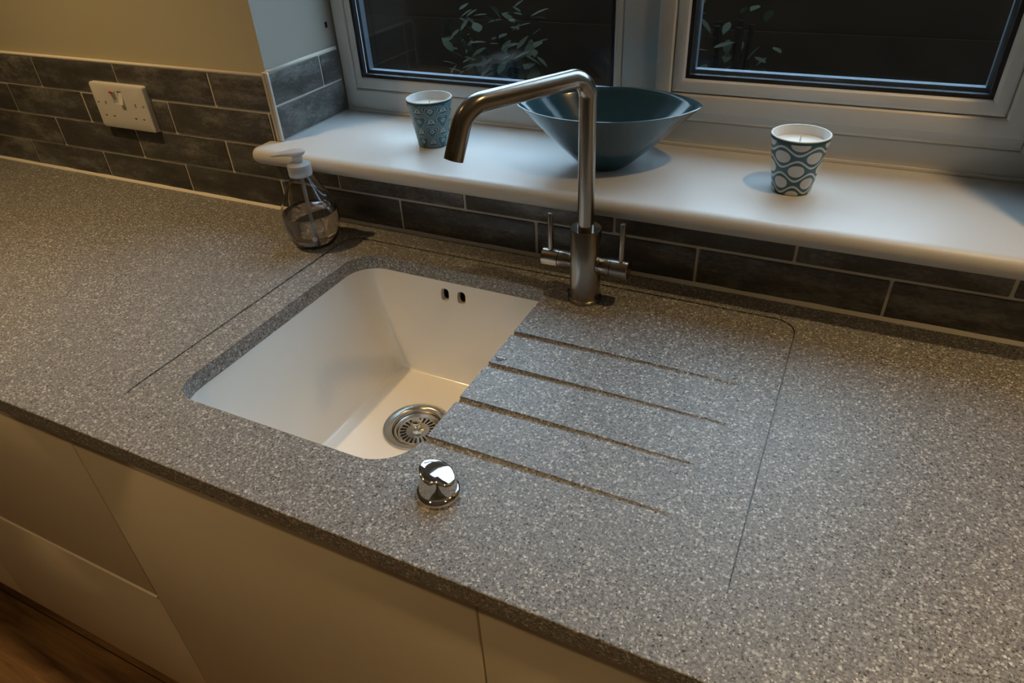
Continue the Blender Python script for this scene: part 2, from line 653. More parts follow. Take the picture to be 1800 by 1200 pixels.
tube(bm, [(WX1 - 0.0035, 0.006, ZS + 0.122), (WX1 - 0.0035, 0.201, ZS + 0.122)], 0.0034, 8)
obj('filler_bead', bm, M['sealant'], wall_back, smooth=True)
bm = bmesh.new()
box(bm, WX0, WX0 + 0.0012, 0.188, 0.194, 0.300, 0.310)
obj('screw_hole', bm, M['dark'], wall_back)
for k, sx in ((1, -1), (2, 1)):   # corner trims at the mouth of the opening
    bm = bmesh.new()
    x = TX0 if sx < 0 else TX1
    xa, xb = sorted((x - sx * -0.0045, x - sx * 0.0075))
    box(bm, min(x + sx * 0.004, x - sx * 0.0015), max(x + sx * 0.004, x - sx * 0.0015), -0.0012, 0.0075, ZS + 0.0005, ZS + 0.1225, 0.0008, 2)
    box(bm, min(x - sx * 0.0015, x - sx * 0.0085), max(x - sx * 0.0015, x - sx * 0.0085), -0.0005, 0.0055, ZS + 0.0005, ZS + 0.1225, 0.0015, 3)
    structure('trim_%d' % k, bm, M['trim'], smooth=True, angle=40)
bm = bmesh.new()                  # sealant line where worktop meets tiles
rings = []
for x in [XL + i * (XR - XL) / 120 for i in range(121)]:
    r = 0.0052 + 0.0008 * math.sin(x * 23) * math.sin(x * 61)
    rings.append([(x, -0.0002, 0.0001), (x, -r, 0.0001), (x, -r * 0.55, r * 0.5), (x, -0.0002, r * 0.95)])
loft(bm, rings)
structure('trim_3', bm, M['sealant'])

# window ------------------------------------------------------------
win = bpy.data.objects.new('window_1', None)
C.objects.link(win)
win.location = (0, 0, Z0)
win['kind'] = 'structure'
FY, SY, BY = 0.207, 0.190, 0.27   # frame face, sash face, back of frame
FX0, FX1, FZ0, FZ1 = -0.617, 0.576, ZS - 0.005, 1.19
def frame4(bm, x0, x1, z0, z1, wl, wr, wb, wt, y0, y1, bev=0.003):
    """four mitred bars round an opening"""
    ox = [(x0, z0), (x1, z0), (x1, z1), (x0, z1)]
    ix = [(x0 + wl, z0 + wb), (x1 - wr, z0 + wb), (x1 - wr, z1 - wt), (x0 + wl, z1 - wt)]
    for i in range(4):
        j = (i + 1) % 4
        q = [ox[i], ox[j], ix[j], ix[i]]
        f0 = [bm.verts.new((x, y0, z)) for x, z in q]
        f1 = [bm.verts.new((x, y1, z)) for x, z in q]
        fs = [bm.faces.new(f0), bm.faces.new(list(reversed(f1)))]
        for a in range(4):
            c = (a + 1) % 4
            fs.append(bm.faces.new((f0[a], f1[a], f1[c], f0[c])))
        if bev:
            es = [e for e in fs[0].edges if len({e.verts[0], e.verts[1]} & {f0[0], f0[1]}) == 2 or len({e.verts[0], e.verts[1]} & {f0[2], f0[3]}) == 2]
            bmesh.ops.bevel(bm, geom=es, offset=bev, segments=3, profile=0.5, affect='EDGES')
bm = bmesh.new()
frame4(bm, FX0, FX1, FZ0, FZ1, 0.028, 0.028, 0.048, 0.048, FY, BY, 0.004)
obj('outer_frame', bm, M['upvc'], win, smooth=True, angle=30)
bm = bmesh.new(); box(bm, -0.033, 0.034, FY + 0.0005, BY - .001, FZ0 + .0482, FZ1 - .0482, 0.003)
obj('mullion', bm, M['upvc'], win, smooth=True, angle=30)
# glazing bead round the fixed left pane
LG = (-0.572, -0.049, 0.2075, 1.14)
bm = bmesh.new()
frame4(bm, FX0 + .0285, -0.0335, FZ0 + .0485, FZ1 - .0485, LG[0] - FX0 - .0285, 0.0155, LG[2] - FZ0 - .0485, 0.006, FY + 0.001, FY + .02, 0.006)
obj('glazing_bead', bm, M['upvc'], win, smooth=True, angle=30)
# opening sash on the right
SX0, SX1, SZ0, SZ1 = 0.028, 0.551, 0.2005, 1.155
RG = (0.0765, 0.4945, 0.2525, 1.105)
bm = bmesh.new()
frame4(bm, SX0, SX1, SZ0, SZ1, 0.027, 0.034, 0.029, 0.027, SY, SY + .05, 0.006)
sash = obj('sash', bm, M['upvc'], win, smooth=True, angle=30)
bm = bmesh.new()
frame4(bm, SX0 + .0275, SX1 - .0345, SZ0 + .0295, SZ1 - .0275, RG[0] - SX0 - .0275, SX1 - .0345 - RG[1], RG[2] - SZ0 - .0295, 0.022, SY + .0012, SY + .022, 0.007)
obj('glazing_bead', bm, M['upvc'], sash, smooth=True, angle=30)
# lower frame step under the sash
bm = bmesh.new()
rings = []
for x in (SX0 + .001, FX1 - .0285):
    rings.append([(x, FY - .0005, 0.1835), (x, FY - .005, 0.1885), (x, FY - .005, 0.1995), (x, FY + .01, 0.1995), (x, FY + .01, 0.1835)])
loft(bm, rings)
obj('frame_lip', bm, M['upvc'], win)
bm = bmesh.new(); box(bm, FX0 + .004, FX1 - .004, FY - .004, FY, ZS, ZS + .0055, 0.0012)
obj('sill_bead', bm, M['upvc'], win)
for (x0, x1, z0, z1), par, y in ((LG, win, FY + .004), (RG, sash, SY + .006)):
    bm = bmesh.new(); frame4(bm, x0 - .003, x1 + .003, z0 - .003, z1 + .003, .0085, .0085, .0085, .0085, y, y + .010, 0)
    obj('gasket', bm, M['gasket'], par)
    bm = bmesh.new(); frame4(bm, x0 + .003, x1 - .003, z0 + .003, z1 - .003, .0075, .0075, .0075, .0075, y + .0145, y + .028, 0)
    obj('spacer_bar', bm, M['spacer'], par)
    for yy in (y + .010, y + .0285):
        bm = bmesh.new(); box(bm, x0 - .002, x1 + .002, yy, yy + .004, z0 - .002, z1 + .002)
        obj('glass_pane', bm, M['pane'], par)
# the sill board, with a bullnose and short horns
bm = bmesh.new()
SYF = -0.053
sec = [(0.206, ZS), (-0.0385, ZS)]
r = 0.0145
for i in range(1, 12):
    a = PI / 2 + PI * i / 12
    sec.append((-0.0385 + r * math.cos(a), ZS - r + r * math.sin(a)))
sec += [(-0.0385, ZS - 2 * r), (0.206, ZS - 2 * r)]
rings = [[(x, y, z) for y, z in sec] for x in (-0.6155, 0.5735)]
loft(bm, rings)
hs = [(y, z) for y, z in sec if y < 0.1]
hs = [(-0.0010, ZS)] + hs + [(-0.0010, ZS - 2 * r)]
for xa, xb in ((-0.6155, -0.650), (0.5735, 0.608)):
    cyl = []
    for t, sft in ((0, 1), (0.55, 1), (0.8, 0.93), (0.95, 0.78), (1.0, 0.6)):
        cyl.append([(xa + (xb - xa) * t, -0.001 + (y + 0.001) * (0.35 + 0.65 * sft), ZS - r + (z - ZS + r) * sft) for y, z in hs])
    loft(bm, cyl)
obj('window_sill', bm, M['sill'], win, smooth=True, angle=50)

# ================================================================== worktop
TH = 0.026
YFR = -0.615
bm = bmesh.new(); box(bm, XL + .001, XR - .001, YFR, -0.0005, -TH, 0, 0.0012, 2)
worktop = obj('worktop', bm, M['stone'])
tag(worktop, 'speckled grey stone worktop with a sink cut-out and drainer grooves', 'worktop')
HX0, HX1, HY0, HY1 = -0.398, -0.040, -0.515, -0.094
HR = (0.022, 0.050, 0.042, 0.058)
cut = []
bm = bmesh.new()                  # shallow tray: about two millimetres deep at the wall, fading out at the front
top = rrect(-0.452, 0.3205, -0.545, -0.0505, (0.03, 0.03, 0.03, 0.03), 0.02)
depth = lambda y: -0.0001 - 0.0013 * (y + 0.545) / 0.48
bot = [(x, y, depth(y)) for x, y, z in top]
loft(bm, [bot, top]); cut.append(bm)
# scored line round the tray, open at the front
line = [(-0.4400, -0.5440), (-0.4480, -0.5400), (-0.452, -0.530)] + [(x, y) for x, y, z in reversed(rrect(-0.452, 0.3205, -0.545, -0.0505, (0.03, 0.03, 0.03, 0.03), 0)[:22])] + [(0.3205, -0.5150), (0.3205, -0.5330)]
bm = bmesh.new()
rings = []
for i, (x, y) in enumerate(line):
    a = Vector(line[max(i - 1, 0)]); b_ = Vector(line[min(i + 1, len(line) - 1)])
    t = (b_ - a).normalized(); nn = Vector((-t.y, t.x))
    hw = 0.0008 + 0.0006 * min(1, max(0, (0.30 - x) / 0.70))
    dp = -0.0034 if 1 < i < len(line) - 1 else -0.0008
    p, q = Vector((x, y)) + nn * hw, Vector((x, y)) - nn * hw
    rings.append([(p.x, p.y, 0.01), (q.x, q.y, 0.01), (q.x, q.y, dp), (p.x, p.y, dp)])
loft(bm, rings); cut.append(bm)
for y, xe in ((-0.222, 0.268), (-0.301, 0.273), (-0.380, 0.256), (-0.4585, 0.247)):
    bm = bmesh.new()
    p0, p1 = Vector((-0.07, y, depth(y) - 0.0010)), Vector((xe, y, depth(y) + 0.0045))
    tube(bm, [p0, p1], 0.0056, 20); cut.append(bm)
bm = bmesh.new()
tube(bm, [(-0.07, -0.143, depth(-0.143) + 0.001), (0.02, -0.143, depth(-0.143) + 0.0045)], 0.0050, 20); cut.append(bm)
bm = bmesh.new()
loft(bm, [rrect(HX0, HX1, HY0, HY1, HR, -0.06), rrect(HX0, HX1, HY0, HY1, HR, 0.03)]); cut.append(bm)
boolean(worktop, cut)

# ================================================================== sink
sink = thing('sink', 'white ceramic undermount sink bowl set beneath the grey worktop', 'sink', (-0.21, -0.30, -TH))
T = Vector((0.21, 0.30, TH))
def loc(ps): return [tuple(Vector(p) + T) for p in ps]
DZ = -0.215
def taper(t):
    """inner outline at depth fraction t"""
    k = t
    return (HX0 + 0.064 * k, HX1 - 0.050 * k, HY0 + 0.030 * k, HY1 - 0.026 * k)
rings_in = []
zt_, steps = -TH - 0.0003, 14
for i in range(steps + 1):
    t = i / steps
    x0, x1, y0, y1 = taper(t)
    rad = tuple(q * (1 - t) ** 1.6 + 0.013 * (1 - (1 - t) ** 1.6) for q in HR)
    rings_in.append(rrect(x0, x1, y0, y1, rad, zt_ + (DZ + 0.007 - zt_) * t))
x0, x1, y0, y1 = taper(1)
for a in (15, 30, 45, 60, 75, 90):
    q = 0.007 * (1 - math.cos(math.radians(a)))
    zz = DZ + 0.007 - 0.007 * math.sin(math.radians(a))
    rr = 0.013 - q * 0.6
    rings_in.append(rrect(x0 + q, x1 - q, y0 + q, y1 - q, (rr,) * 4, zz))
DC = (-0.214, -0.250)
fl = rings_in[-1]
for k in (0.5, 0.2):
    rings_in.append([(DC[0] + (x - DC[0]) * k, DC[1] + (y - DC[1]) * k, DZ - 0.003 * (1 - k)) for x, y, z in fl])
TK = 0.010
rings_out = []
for rg in rings_in[:steps + 1]:
    cx, cy = (HX0 + HX1) / 2, (HY0 + HY1) / 2
    rings_out.append([(x + (TK if x > cx else -TK), y + (TK if y > cy else -TK), z - (0.0 if rg is rings_in[0] else 0.0)) for x, y, z in rg])
fl2 = [(x, y, DZ - 0.014) for x, y, z in rings_out[-1]]
fl2 = [(DC[0] + (x - DC[0]) * .95, DC[1] + (y - DC[1]) * .95, z) for x, y, z in fl2]
allr = list(reversed(rings_in)) + rings_out + [fl2]
bm = bmesh.new()
loft(bm, [loc(r_) for r_ in allr])
bowl = obj('basin', bm, M['ceramic'], sink, smooth=True)
cut = []
for xs in (-0.230, -0.198):
    bm = bmesh.new()
    n = 24
    def slot(y, xs=xs):
        out = []
        for i in range(n):
            a = 2 * PI * i / n
            cx, sz = math.cos(a), math.sin(a)
            out.append((xs + 0.0078 * math.copysign(abs(cx) ** .6, cx), y, -0.0505 + 0.0112 * math.copysign(abs(sz) ** .7, sz)))
        return out
    loft(bm, [loc(slot(-0.13)), loc(slot(-0.06))]); cut.append(bm)
bm = bmesh.new()
loft(bm, [loc(circ(0.043, DZ - 0.05, 48, *DC)), loc(circ(0.043, DZ + 0.02, 48, *DC))]); cut.append(bm)
boolean(bowl, cut)
for p in bowl.data.polygons:
    p.use_smooth = True
bowl.data.set_sharp_from_angle(angle=math.radians(48))
bm = bmesh.new()
box(bm, -0.252, -0.176, -0.0828, -0.072, -0.075, -0.030)
for v in bm.verts: v.co += T
obj('overflow_channel', bm, M['dark'], sink)

dl = lambda prof, bm, n=64, **k: loft(bm, [loc(circ(max(r_, 1e-4), z_ + DZ, n, *DC)) for r_, z_ in prof], **k)
bm = bmesh.new()
dl([(0.0565, -0.0025), (0.0568, 0.0002), (0.0555, 0.0016), (0.0480, 0.0012), (0.0440, -0.0010), (0.0415, -0.0060), (0.0400, -0.0130), (0.0400, -0.0300), (0.0425, -0.0300), (0.0425, -0.0025)], bm, cap0=False, cap1=False)
obj('waste_flange', bm, M['steel2'], sink, smooth=True, angle=35)
bm = bmesh.new()
dl([(0.0398, -0.0120), (0.0400, -0.0070), (0.0380, -0.0052), (0.0355, -0.0060), (0.0330, -0.0100), (0.0305, -0.0105), (0.018, -0.0100), (0.0, -0.0090), ][::1], bm, cap0=True, cap1=True)
basket = obj('strainer_basket', bm, M['steel2'], sink, smooth=True, angle=35)
bm = bmesh.new()
for k in range(22):               # slots pierced round the basket
    a = 2 * PI * k / 22
    u = Vector((math.cos(a), math.sin(a), 0)); v = Vector((-u.y, u.x, 0))
    c = Vector((*DC, DZ)) + T
    pts = []
    for s_, t_ in ((0.0195, 0.0010), (0.0300, 0.0019), (0.0300, -0.0019), (0.0195, -0.0010)):
        pts.append(c + u * s_ + v * t_)
    zz = [-0.0099 + 0.0005, -0.0104 + 0.0009, -0.0104 + 0.0009, -0.0099 + 0.0005]
    top_ = [bm.verts.new(p + Vector((0, 0, q))) for p, q in zip(pts, zz)]
    bot_ = [bm.verts.new(p + Vector((0, 0, -0.013))) for p in pts]
    bm.faces.new(top_); bm.faces.new(list(reversed(bot_)))
    for i in range(4):
        j = (i + 1) % 4
        bm.faces.new((top_[i], bot_[i], bot_[j], top_[j]))
obj('strainer_slots', bm, M['dark'], basket)
bm = bmesh.new()
dl([(0.0100, -0.0098), (0.0085, -0.0078), (0.0070, -0.0060), (0.0068, 0.0020), (0.0082, 0.0050), (0.0084, 0.0082), (0.0074, 0.0096), (0.0, 0.0100)], bm, n=24)
obj('strainer_knob', bm, M['chrome'], basket, smooth=True, angle=50)

# ================================================================== mixer tap
TXc, TYc = 0.021, -0.096
ztap = depth(TYc)
tap = thing('mixer_tap', 'brushed steel kitchen mixer tap with an angled swan spout behind the sink', 'tap', (TXc, TYc, ztap))
bm = bmesh.new()
lathe(bm, [(0.0255, 0.0), (0.0258, 0.0020), (0.0250, 0.0042), (0.0232, 0.0050), (0.0225, 0.0055), (0.0225, 0.1165), (0.0218, 0.1175), (0.0118, 0.1176)], 64)
body = obj('tap_body', bm, M['steel'], tap, smooth=True, angle=35)
h = 0.324 - ztap
A0 = Vector((0, 0, 0.116)); A1 = Vector((0, 0, h))
D_ = Vector((-0.0661, -0.2559, 0)) - Vector((TXc, TYc, 0)); D_.z = 0
arm = D_.normalized()
A2 = A1 + D_
A3 = A2 + arm * 0.0222 + Vector((0, 0, -0.0575))
def fillet(p0, p1, p2, rad, n=14):
    a = (p0 - p1).normalized(); b_ = (p2 - p1).normalized()
    ang = a.angle(b_)
    d = rad / math.tan(ang / 2)
    c = p1 + (a + b_).normalized() * (rad / math.sin(ang / 2))
    s, e = p1 + a * d, p1 + b_ * d
    out = []
    va, ve = (s - c), (e - c)
    th = va.angle(ve)
    for i in range(n + 1):
        t = i / n
        out.append(c + (va * math.sin((1 - t) * th) + ve * math.sin(t * th)) / math.sin(th))
    return out
path = [A0] + [A0.lerp(A1, 0.4)] + fillet(A0, A1, A2, 0.027) + fillet(A1, A2, A3, 0.036) + [A3]
bm = bmesh.new()
tube(bm, path, 0.0117, 36)
spout = obj('spout', bm, M['steel'], tap, smooth=True, angle=50)
bm = bmesh.new()
tdir = (A3 - A2).normalized()
tube(bm, [A3 - tdir * 0.001, A3 + tdir * 0.0004], 0.0092, 24)
obj('aerator', bm, M['dark'], spout)
for sx in (-1, 1):
    zc = 0.0605
    bm = bmesh.new()
    def xr(prof, bm):
        rings = [[(sx * x_, r_ * math.cos(2 * PI * i / 40), zc + r_ * math.sin(2 * PI * i / 40)) for i in range(40)] for x_, r_ in prof]
        loft(bm, rings)
    xr([(0.0195, 0.0122), (0.0240, 0.0122), (0.0268, 0.0128), (0.0285, 0.0138), (0.0398, 0.0138)], bm)
    valve = obj('valve_stub', bm, M['steel'], tap, smooth=True, angle=40)
    bm = bmesh.new()
    xr([(0.0404, 0.0128), (0.0408, 0.0140), (0.0655, 0.0140), (0.0665, 0.0130), (0.0666, 0.001)], bm)
    knob = obj('valve_knob', bm, M['steel'], tap, smooth=True, angle=40)
    bm = bmesh.new()
    lathe(bm, [(0.0042, zc + 0.009), (0.0042, 0.1300), (0.0036, 0.1312), (0.0012, 0.1316)], 20)
    for v in bm.verts: v.co.x += sx * 0.0545
    obj('lever', bm, M['steel'], knob, smooth=True, angle=40)

# ================================================================== waste control knob
kn = thing('waste_control_knob', 'polished chrome twist knob on the worktop in front of the sink', 'knob', (0.018, -0.524, 0.0))
bm = bmesh.new()
lathe(bm, [(0.0245, 0.0), (0.0248, 0.0030), (0.0238, 0.0058), (0.0215, 0.0078), (0.019, 0.0086), (0.0, 0.0088)], 64)
obj('base_ring', bm, M['chrome'], kn, smooth=True)
bm = bmesh.new()
fa = math.radians(-104)            # the pinched nose of the grip points to the room
n = 96
topz = lambda x, y: 0.0262 - 0.34 * x - 0.05 * y
def grip(t):
    """outline from a round foot to a tilted flat crest, scooped each side of the nose"""
    out = []
    for i in range(n):
        a = 2 * PI * i / n
        aa = a if a <= PI else a - 2 * PI
        sc = 0.36 * math.exp(-((aa - 0.85) / 0.50) ** 2) + 0.12 * math.exp(-((aa + 0.80) / 0.45) ** 2)
        r_ = 0.0210 * (1 - sc * t ** 0.6) * (1 - 0.04 * t) - 0.0035 * t * max(0, math.cos(a)) ** 6
        x_, y_ = r_ * math.cos(a), r_ * math.sin(a)
        X, Y = x_ * math.cos(fa) - y_ * math.sin(fa), x_ * math.sin(fa) + y_ * math.cos(fa)
        out.append((X, Y, 0.0078 + t * (topz(X, Y) - 0.0078)))
    return out
rings = [grip(t / 14) for t in range(15)]
last = rings[-1]
cx = sum(p[0] for p in last) / n; cy = sum(p[1] for p in last) / n
for k, up in ((0.975, 0.0009), (0.93, 0.0015), (0.84, 0.0019), (0.6, 0.0023), (0.3, 0.0025)):
    rings.append([(cx + (x - cx) * k, cy + (y - cy) * k, topz(cx + (x - cx) * k, cy + (y - cy) * k) + up) for x, y, z in last])
loft(bm, rings)
obj('twist_grip', bm, M['chrome'], kn, smooth=True)

# ================================================================== soap dispenser
BX, BY_ = -0.4945, -0.094
soap = thing('soap_dispenser', 'clear pear-shaped pump bottle of hand soap standing left of the sink', 'soap dispenser', (BX, BY_, 0.0), 0)
prof = [(0.0300, 0.0004), (0.0350, 0.0025), (0.0405, 0.0110), (0.0460, 0.0260), (0.0492, 0.0420), (0.0498, 0.0540), (0.0482, 0.0660), (0.0440, 0.0790), (0.0385, 0.0900), (0.0325, 0.1000), (0.0265, 0.1110), (0.0215, 0.1200), (0.0175, 0.1270), (0.0168, 0.1300)]
def prof_r(z):
    for (r0, z0), (r1, z1) in zip(prof, prof[1:]):
        if z0 <= z <= z1:
            return r0 + (r1 - r0) * (z - z0) / (z1 - z0)
    return prof[0][0]
inner = [(max(r_ - 0.0014, 0.001), z_ + (0.003 if i < 2 else 0)) for i, (r_, z_) in enumerate(prof)]
bm = bmesh.new()
lathe(bm, prof + list(reversed(inner)), 64)
bottle = obj('bottle', bm, M['clear'], soap, smooth=True, angle=60)
LZ = 0.062
lq = [(r_ - 0.0003, z_ + 0.0003) for r_, z_ in inner if z_ < LZ] + [(prof_r(LZ) - 0.0019, LZ)]
bm = bmesh.new(); lathe(bm, lq, 64)
obj('liquid_soap', bm, M['soap'], soap, smooth=True, angle=50)
bm = bmesh.new()
lathe(bm, [(0.0193, 0.1272), (0.0197, 0.1280), (0.0197, 0.1440), (0.0188, 0.1462), (0.0130, 0.1490), (0.0100, 0.1496), (0.0090, 0.1500), (0.0088, 0.1600)], 48)
obj('pump_collar', bm, M['pump'], soap, smooth=True, angle=40)
bm = bmesh.new()
ha = math.radians(205)
rings = []
for s_, hw, hh, dz in ((-0.0150, 0.0030, 0.0016, 0.0010), (-0.0125, 0.0085, 0.0040, 0.0008), (-0.0060, 0.0118, 0.0058, 0.0002), (0.0040, 0.0122, 0.0060, 0.0), (0.0130, 0.0100, 0.0050, -0.0003), (0.0240, 0.0070, 0.0038, -0.0012), (0.0360, 0.0052, 0.0030, -0.0026), (0.0420, 0.0040, 0.0024, -0.0036), (0.0432, 0.0018, 0.0012, -0.0038)):
    ring = []
    for i in range(28):
        a = 2 * PI * i / 28
        yy, zz = hw * math.cos(a), hh * math.sin(a)
        ring.append((s_ * math.cos(ha) - yy * math.sin(ha), s_ * math.sin(ha) + yy * math.cos(ha), 0.1655 + dz + zz))
    rings.append(ring)
loft(bm, rings)
obj('pump_head', bm, M['pump'], soap, smooth=True)
bm = bmesh.new()
tube(bm, [(0, 0, 0.127), (0.001, -0.001, 0.09), (0.010, -0.010, 0.045), (0.020, -0.017, 0.008)], 0.0032, 16)
obj('dip_tube', bm, M['pump'], soap, smooth=True)
# the printed word wraps round the bottle, facing the room
fc = bpy.data.curves.new('lettering', 'FONT')
fc.body = 'method'
fc.size = 0.0122
fc.align_x = 'CENTER'
fc.space_character = 1.05
tmp = bpy.data.objects.new('lettering', fc)
C.objects.link(tmp)
bpy.context.view_layer.update()
me = bpy.data.meshes.new_from_object(tmp.evaluated_get(bpy.context.evaluated_depsgraph_get()))
bpy.data.objects.remove(tmp); bpy.data.curves.remove(fc)
bm = bmesh.new(); bm.from_mesh(me); bpy.data.meshes.remove(me)
n = 24                            # the small round drop printed under the word
dv = [bm.verts.new((0.001 + 0.0046 * math.cos(2 * PI * i / n), -0.0115 + 0.0056 * math.sin(2 * PI * i / n), 0)) for i in range(n)]
bm.faces.new(dv)
ta = math.radians(-49)
for v in bm.verts:
    z_ = 0.0385 + v.co.y
    r_ = prof_r(z_) + 0.00035
    a = ta + v.co.x / 0.0495
    v.co = Vector((r_ * math.cos(a), r_ * math.sin(a), z_))
obj('lettering', bm, M['print'], bottle)

# ================================================================== sill ornaments
def candle(name, label, x, y, rot, skin):
    t = thing(name, label, 'candle', (x, y, ZS), rot, 'patterned candle cups on the sill')
    R0, R1, H = 0.0272, 0.0400, 0.0815
    bm = bmesh.new()
    out = [(R0 - 0.002, 0.0), (R0, 0.0012)] + [(R0 + (R1 - R0) * (k / 10) ** 1.05, 0.0012 + (H - 0.0024) * k / 10) for k in range(1, 11)] + [(R1 - 0.0006, H)]
    inn = [(R1 - 0.0028, H), (R1 - 0.0034, H - 0.0012), (R0 + (R1 - R0) * .5 - 0.003, H * .5), (R0 - 0.004, 0.006)]
    rings = [circ(r_, z_, 72) for r_, z_ in out + inn]
    zz = [z_ / H for r_, z_ in out] + [1.0] * len(inn)
    mi = [0] * (len(out) - 2) + [1] * (len(inn) + 1)
    loft(bm, rings, uv=zz, mat_idx=mi)
    obj('cup', bm, None, t, smooth=True, angle=50, mats=[skin, M['cupwhite']])
    bm = bmesh.new()
    WZ = 0.069
    rw = R0 + (R1 - R0) * WZ / H - 0.0042
    lathe(bm, [(R0 - 0.005, 0.0065), (rw, WZ), (rw - 0.003, WZ - 0.0012), (0.004, WZ - 0.0016), (0.0, WZ - 0.0016)], 48)
    obj('wax', bm, M['wax'], t, smooth=True, angle=40)
    bm = bmesh.new()
    tube(bm, [(0, 0, WZ - 0.002), (0.0003, 0, WZ + 0.004), (0.0012, 0.0004, WZ + 0.0095)], 0.0011, 10)
    obj('wick', bm, M['wick'], t, smooth=True)
    return t
candle('candle', 'white candle in a teal cup with a heart lattice pattern, left of the bowl', -0.335, 0.082, math.radians(14), M['hearts'])
candle('candle', 'white candle in a teal cup with white waves and ovals, right end of the sill', 0.270, 0.078, math.radians(-82), M['waves'])

bw = thing('bowl', 'glossy blue-green pointed oval bowl on the sill behind the tap', 'bowl', (-0.016, 0.086, ZS), math.radians(11.5))
bm = bmesh.new()
nb = 120
def bring(s_, off, z_):
    out = []
    for i in range(nb):
        t = 2 * PI * i / nb
        c_, q = math.cos(t), math.sin(t)
        lx = 0.143 * c_; ly = 0.094 * math.copysign(abs(q) ** 1.32, q)
        x_ = (1 - s_) * 0.037 * c_ + s_ * lx
        y_ = (1 - s_) * 0.035 * q + s_ * ly
        L = math.hypot(x_, y_)
        k = max(0.0, (L - off) / L)
        out.append((x_ * k, y_ * k, z_))
    return out
HB = 0.0955
rings = [bring(0, 0.003, 0.0), bring(0, 0.0, 0.002)]
for k in range(1, 17):
    s_ = k / 16
    rings.append(bring(s_, 0.0, 0.002 + (HB - 0.002) * s_ ** 1.10))
rings.append(bring(1, 0.0012, HB + 0.0009))
rings.append(bring(1, 0.0028, HB + 0.0006))
for k in range(15, -1, -1):
    s_ = k / 16
    rings.append(bring(s_, 0.0036, 0.008 + (HB - 0.008) * s_ ** 1.10))
rings.append(bring(0, 0.02, 0.0065))
loft(bm, rings)
obj('bowl_shell', bm, M['bowl'], bw, smooth=True, angle=70)

# ================================================================== wall socket
sk = thing('wall_socket', 'white double plug socket with switches on the grey tiled wall', 'socket', (-1.017, 0.0, 0.172))
bm = bmesh.new()
W2, H2 = 0.0785, 0.0455
rings = []
for d, ins in ((0.0, 0.0), (-0.0085, 0.0), (-0.0105, 0.0008), (-0.0115, 0.003)):
    rings.append([(x_, d - 0.0002, z_) for x_, z_, _ in rrect(-W2 + ins, W2 - ins, -H2 + ins, H2 - ins, (0.005,) * 4, 0, 6)])
loft(bm, rings)
plate = obj('faceplate', bm, M['plastic'], sk, smooth=True, angle=40)
cut = []
holes = []
for s in (-1, 1):
    cx = s * 0.044
    holes += [(cx, 0.0055, 0.0022, 0.0042), (cx - 0.0118, -0.0205, 0.0034, 0.0021), (cx + 0.0118, -0.0205, 0.0034, 0.0021), (cx + s * 0.0225, 0.0055, 0.0022, 0.0024)]
for x_, z_, a, b_ in holes:
    bm = bmesh.new(); box(bm, x_ - a, x_ + a, -0.02, -0.0035, z_ - b_, z_ + b_); cut.append(bm)
for x_ in (-0.0115, 0.0080):
    bm = bmesh.new(); box(bm, x_ - 0.0062, x_ + 0.0062, -0.02, -0.007, 0.006, 0.0325); cut.append(bm)
boolean(plate, cut)
for x_, z_, a, b_ in holes:
    bm = bmesh.new()
    box(bm, x_ - a, x_ + a, -0.0037, -0.0032, z_ - b_, z_ + b_)
    obj('pin_hole', bm, M['dark'], plate)
for x_, tilt, nm in ((-0.0115, 1, 'on'), (0.0080, -1, 'off')):
    bm = bmesh.new()
    ty = -0.0165 if tilt > 0 else -0.0098
    by = -0.0098 if tilt > 0 else -0.0165
    rings = []
    for xx in (x_ - 0.0057, x_ + 0.0057):
        rings.append([(xx, -0.0072, 0.0068), (xx, by, 0.0068), (xx, -0.0122, 0.0192), (xx, ty, 0.0317), (xx, -0.0072, 0.0317)])
    loft(bm, rings)
    sw = obj('rocker_switch', bm, M['plastic'], sk)
    if tilt > 0:
        bm = bmesh.new(); box(bm, x_ - 0.0045, x_ + 0.0045, -0.0171, -0.0153, 0.0285, 0.0322)
        mk = obj('red_marker', bm, M['red'], sw)
        mk['label'] = 'red on-marker at the top of the rocker'

# ================================================================== base cabinets
GRP = 'taupe base cabinets under the worktop'
def cabinet(label, x0, x1, fronts):
    cx = (x0 + x1) / 2
    t = thing('base_cabinet', label, 'cabinet', (cx, -0.30, ZF), 0, GRP)
    Tt = Vector((-cx, 0.30, -ZF))
    def part(name, boxes, mat, parent=t, bev=0.0):
        bm = bmesh.new()
        for b_ in boxes:
            box(bm, *b_, bevel=bev)
        for v in bm.verts: v.co += Tt
        return obj(name, bm, mat, parent, smooth=bev > 0, angle=30)
    zb, zt2 = -0.775, -TH - 0.0005
    part('carcass', [(x0 + .0005, x0 + .0175, -0.568, -0.02, zb, zt2), (x1 - .0175, x1 - .0005, -0.568, -0.02, zb, zt2), (x0 + .018, x1 - .018, -0.568, -0.02, zb, zb + .018), (x0 + .018, x1 - .018, -0.024, -0.02, zb + .018, zt2), (x0 + .018, x1 - .018, -0.568, -0.50, zt2 - .20, zt2 - .185) if len(fronts) > 1 else (x0 + .018, x1 - .018, -0.56, -0.55, zb + .018, zb + .03)], M['carcass'])
    part('plinth', [(x0 + .0005, x1 - .0005, -0.52, -0.505, ZF, zb - 0.001)], M['door'])
    if len(fronts) > 1:  # added strip, its pale colour stands in for light caught on the drawer edge
        part('edge_highlight', [(x0 + .0010, x1 - .0010, -0.5925, -0.578, fronts[1][2] + .0002, fronts[1][2] + .0022)], M['edge_glint'], bev=0.0008)['label'] = 'pale strip added as the highlight along the top of the lower drawer'
    for nm, z0, z1 in fronts:
        part(nm, [(x0 + .0010, x1 - .0010, -0.590, -0.5685, z0, z1)], M['door'], bev=0.0015)
ZT = -TH - 0.0045
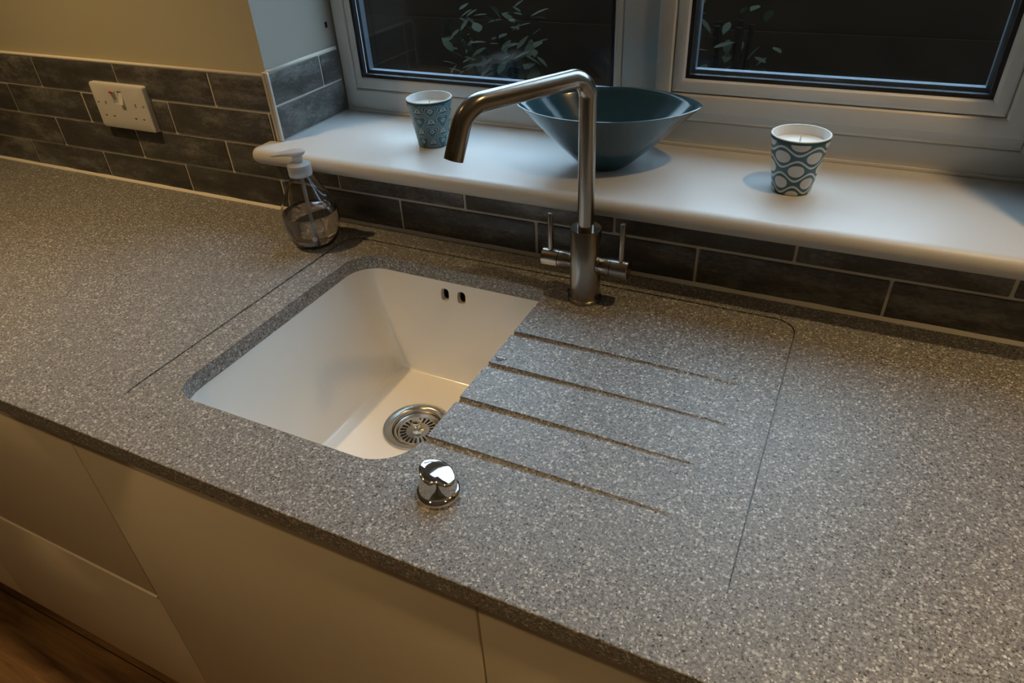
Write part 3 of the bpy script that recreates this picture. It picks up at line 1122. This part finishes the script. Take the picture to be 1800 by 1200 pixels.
cabinet('taupe drawer cabinet at the left end, two flat handleless drawers', -1.74, -1.1405, [('drawer_front', -0.4235, ZT), ('drawer_front', -0.778, -0.4275)])
cabinet('taupe drawer cabinet left of the sink unit, two flat handleless drawers', -1.14, -0.5395, [('drawer_front', -0.4235, ZT), ('drawer_front', -0.778, -0.4275)])
cabinet('taupe cabinet under the sink bowl with one wide flat door', -0.539, 0.0925, [('door', -0.778, ZT)])
cabinet('taupe cabinet under the draining grooves, right of the sink unit', 0.093, 0.693, [('door', -0.778, ZT)])

# ================================================================== water on the worktop
pd = thing('water_drop', 'small clear water drop at the sink edge between the drainer grooves', 'water', (-0.029, -0.283, depth(-0.283)))
bm = bmesh.new()
rings = []
for k, hgt in ((1.0, 0.0), (0.96, 0.0006), (0.8, 0.0012), (0.5, 0.0016), (0.2, 0.0017)):
    rings.append([((0.0085 + 0.0016 * math.sin(3 * a) + 0.0012 * math.sin(5 * a + 1)) * k * math.cos(a), (0.0068 + 0.0016 * math.cos(2 * a)) * k * math.sin(a), hgt) for a in [2 * PI * i / 40 for i in range(40)]])
loft(bm, rings)
obj('drop', bm, M['water'], pd, smooth=True, angle=60)

# ================================================================== the dark garden
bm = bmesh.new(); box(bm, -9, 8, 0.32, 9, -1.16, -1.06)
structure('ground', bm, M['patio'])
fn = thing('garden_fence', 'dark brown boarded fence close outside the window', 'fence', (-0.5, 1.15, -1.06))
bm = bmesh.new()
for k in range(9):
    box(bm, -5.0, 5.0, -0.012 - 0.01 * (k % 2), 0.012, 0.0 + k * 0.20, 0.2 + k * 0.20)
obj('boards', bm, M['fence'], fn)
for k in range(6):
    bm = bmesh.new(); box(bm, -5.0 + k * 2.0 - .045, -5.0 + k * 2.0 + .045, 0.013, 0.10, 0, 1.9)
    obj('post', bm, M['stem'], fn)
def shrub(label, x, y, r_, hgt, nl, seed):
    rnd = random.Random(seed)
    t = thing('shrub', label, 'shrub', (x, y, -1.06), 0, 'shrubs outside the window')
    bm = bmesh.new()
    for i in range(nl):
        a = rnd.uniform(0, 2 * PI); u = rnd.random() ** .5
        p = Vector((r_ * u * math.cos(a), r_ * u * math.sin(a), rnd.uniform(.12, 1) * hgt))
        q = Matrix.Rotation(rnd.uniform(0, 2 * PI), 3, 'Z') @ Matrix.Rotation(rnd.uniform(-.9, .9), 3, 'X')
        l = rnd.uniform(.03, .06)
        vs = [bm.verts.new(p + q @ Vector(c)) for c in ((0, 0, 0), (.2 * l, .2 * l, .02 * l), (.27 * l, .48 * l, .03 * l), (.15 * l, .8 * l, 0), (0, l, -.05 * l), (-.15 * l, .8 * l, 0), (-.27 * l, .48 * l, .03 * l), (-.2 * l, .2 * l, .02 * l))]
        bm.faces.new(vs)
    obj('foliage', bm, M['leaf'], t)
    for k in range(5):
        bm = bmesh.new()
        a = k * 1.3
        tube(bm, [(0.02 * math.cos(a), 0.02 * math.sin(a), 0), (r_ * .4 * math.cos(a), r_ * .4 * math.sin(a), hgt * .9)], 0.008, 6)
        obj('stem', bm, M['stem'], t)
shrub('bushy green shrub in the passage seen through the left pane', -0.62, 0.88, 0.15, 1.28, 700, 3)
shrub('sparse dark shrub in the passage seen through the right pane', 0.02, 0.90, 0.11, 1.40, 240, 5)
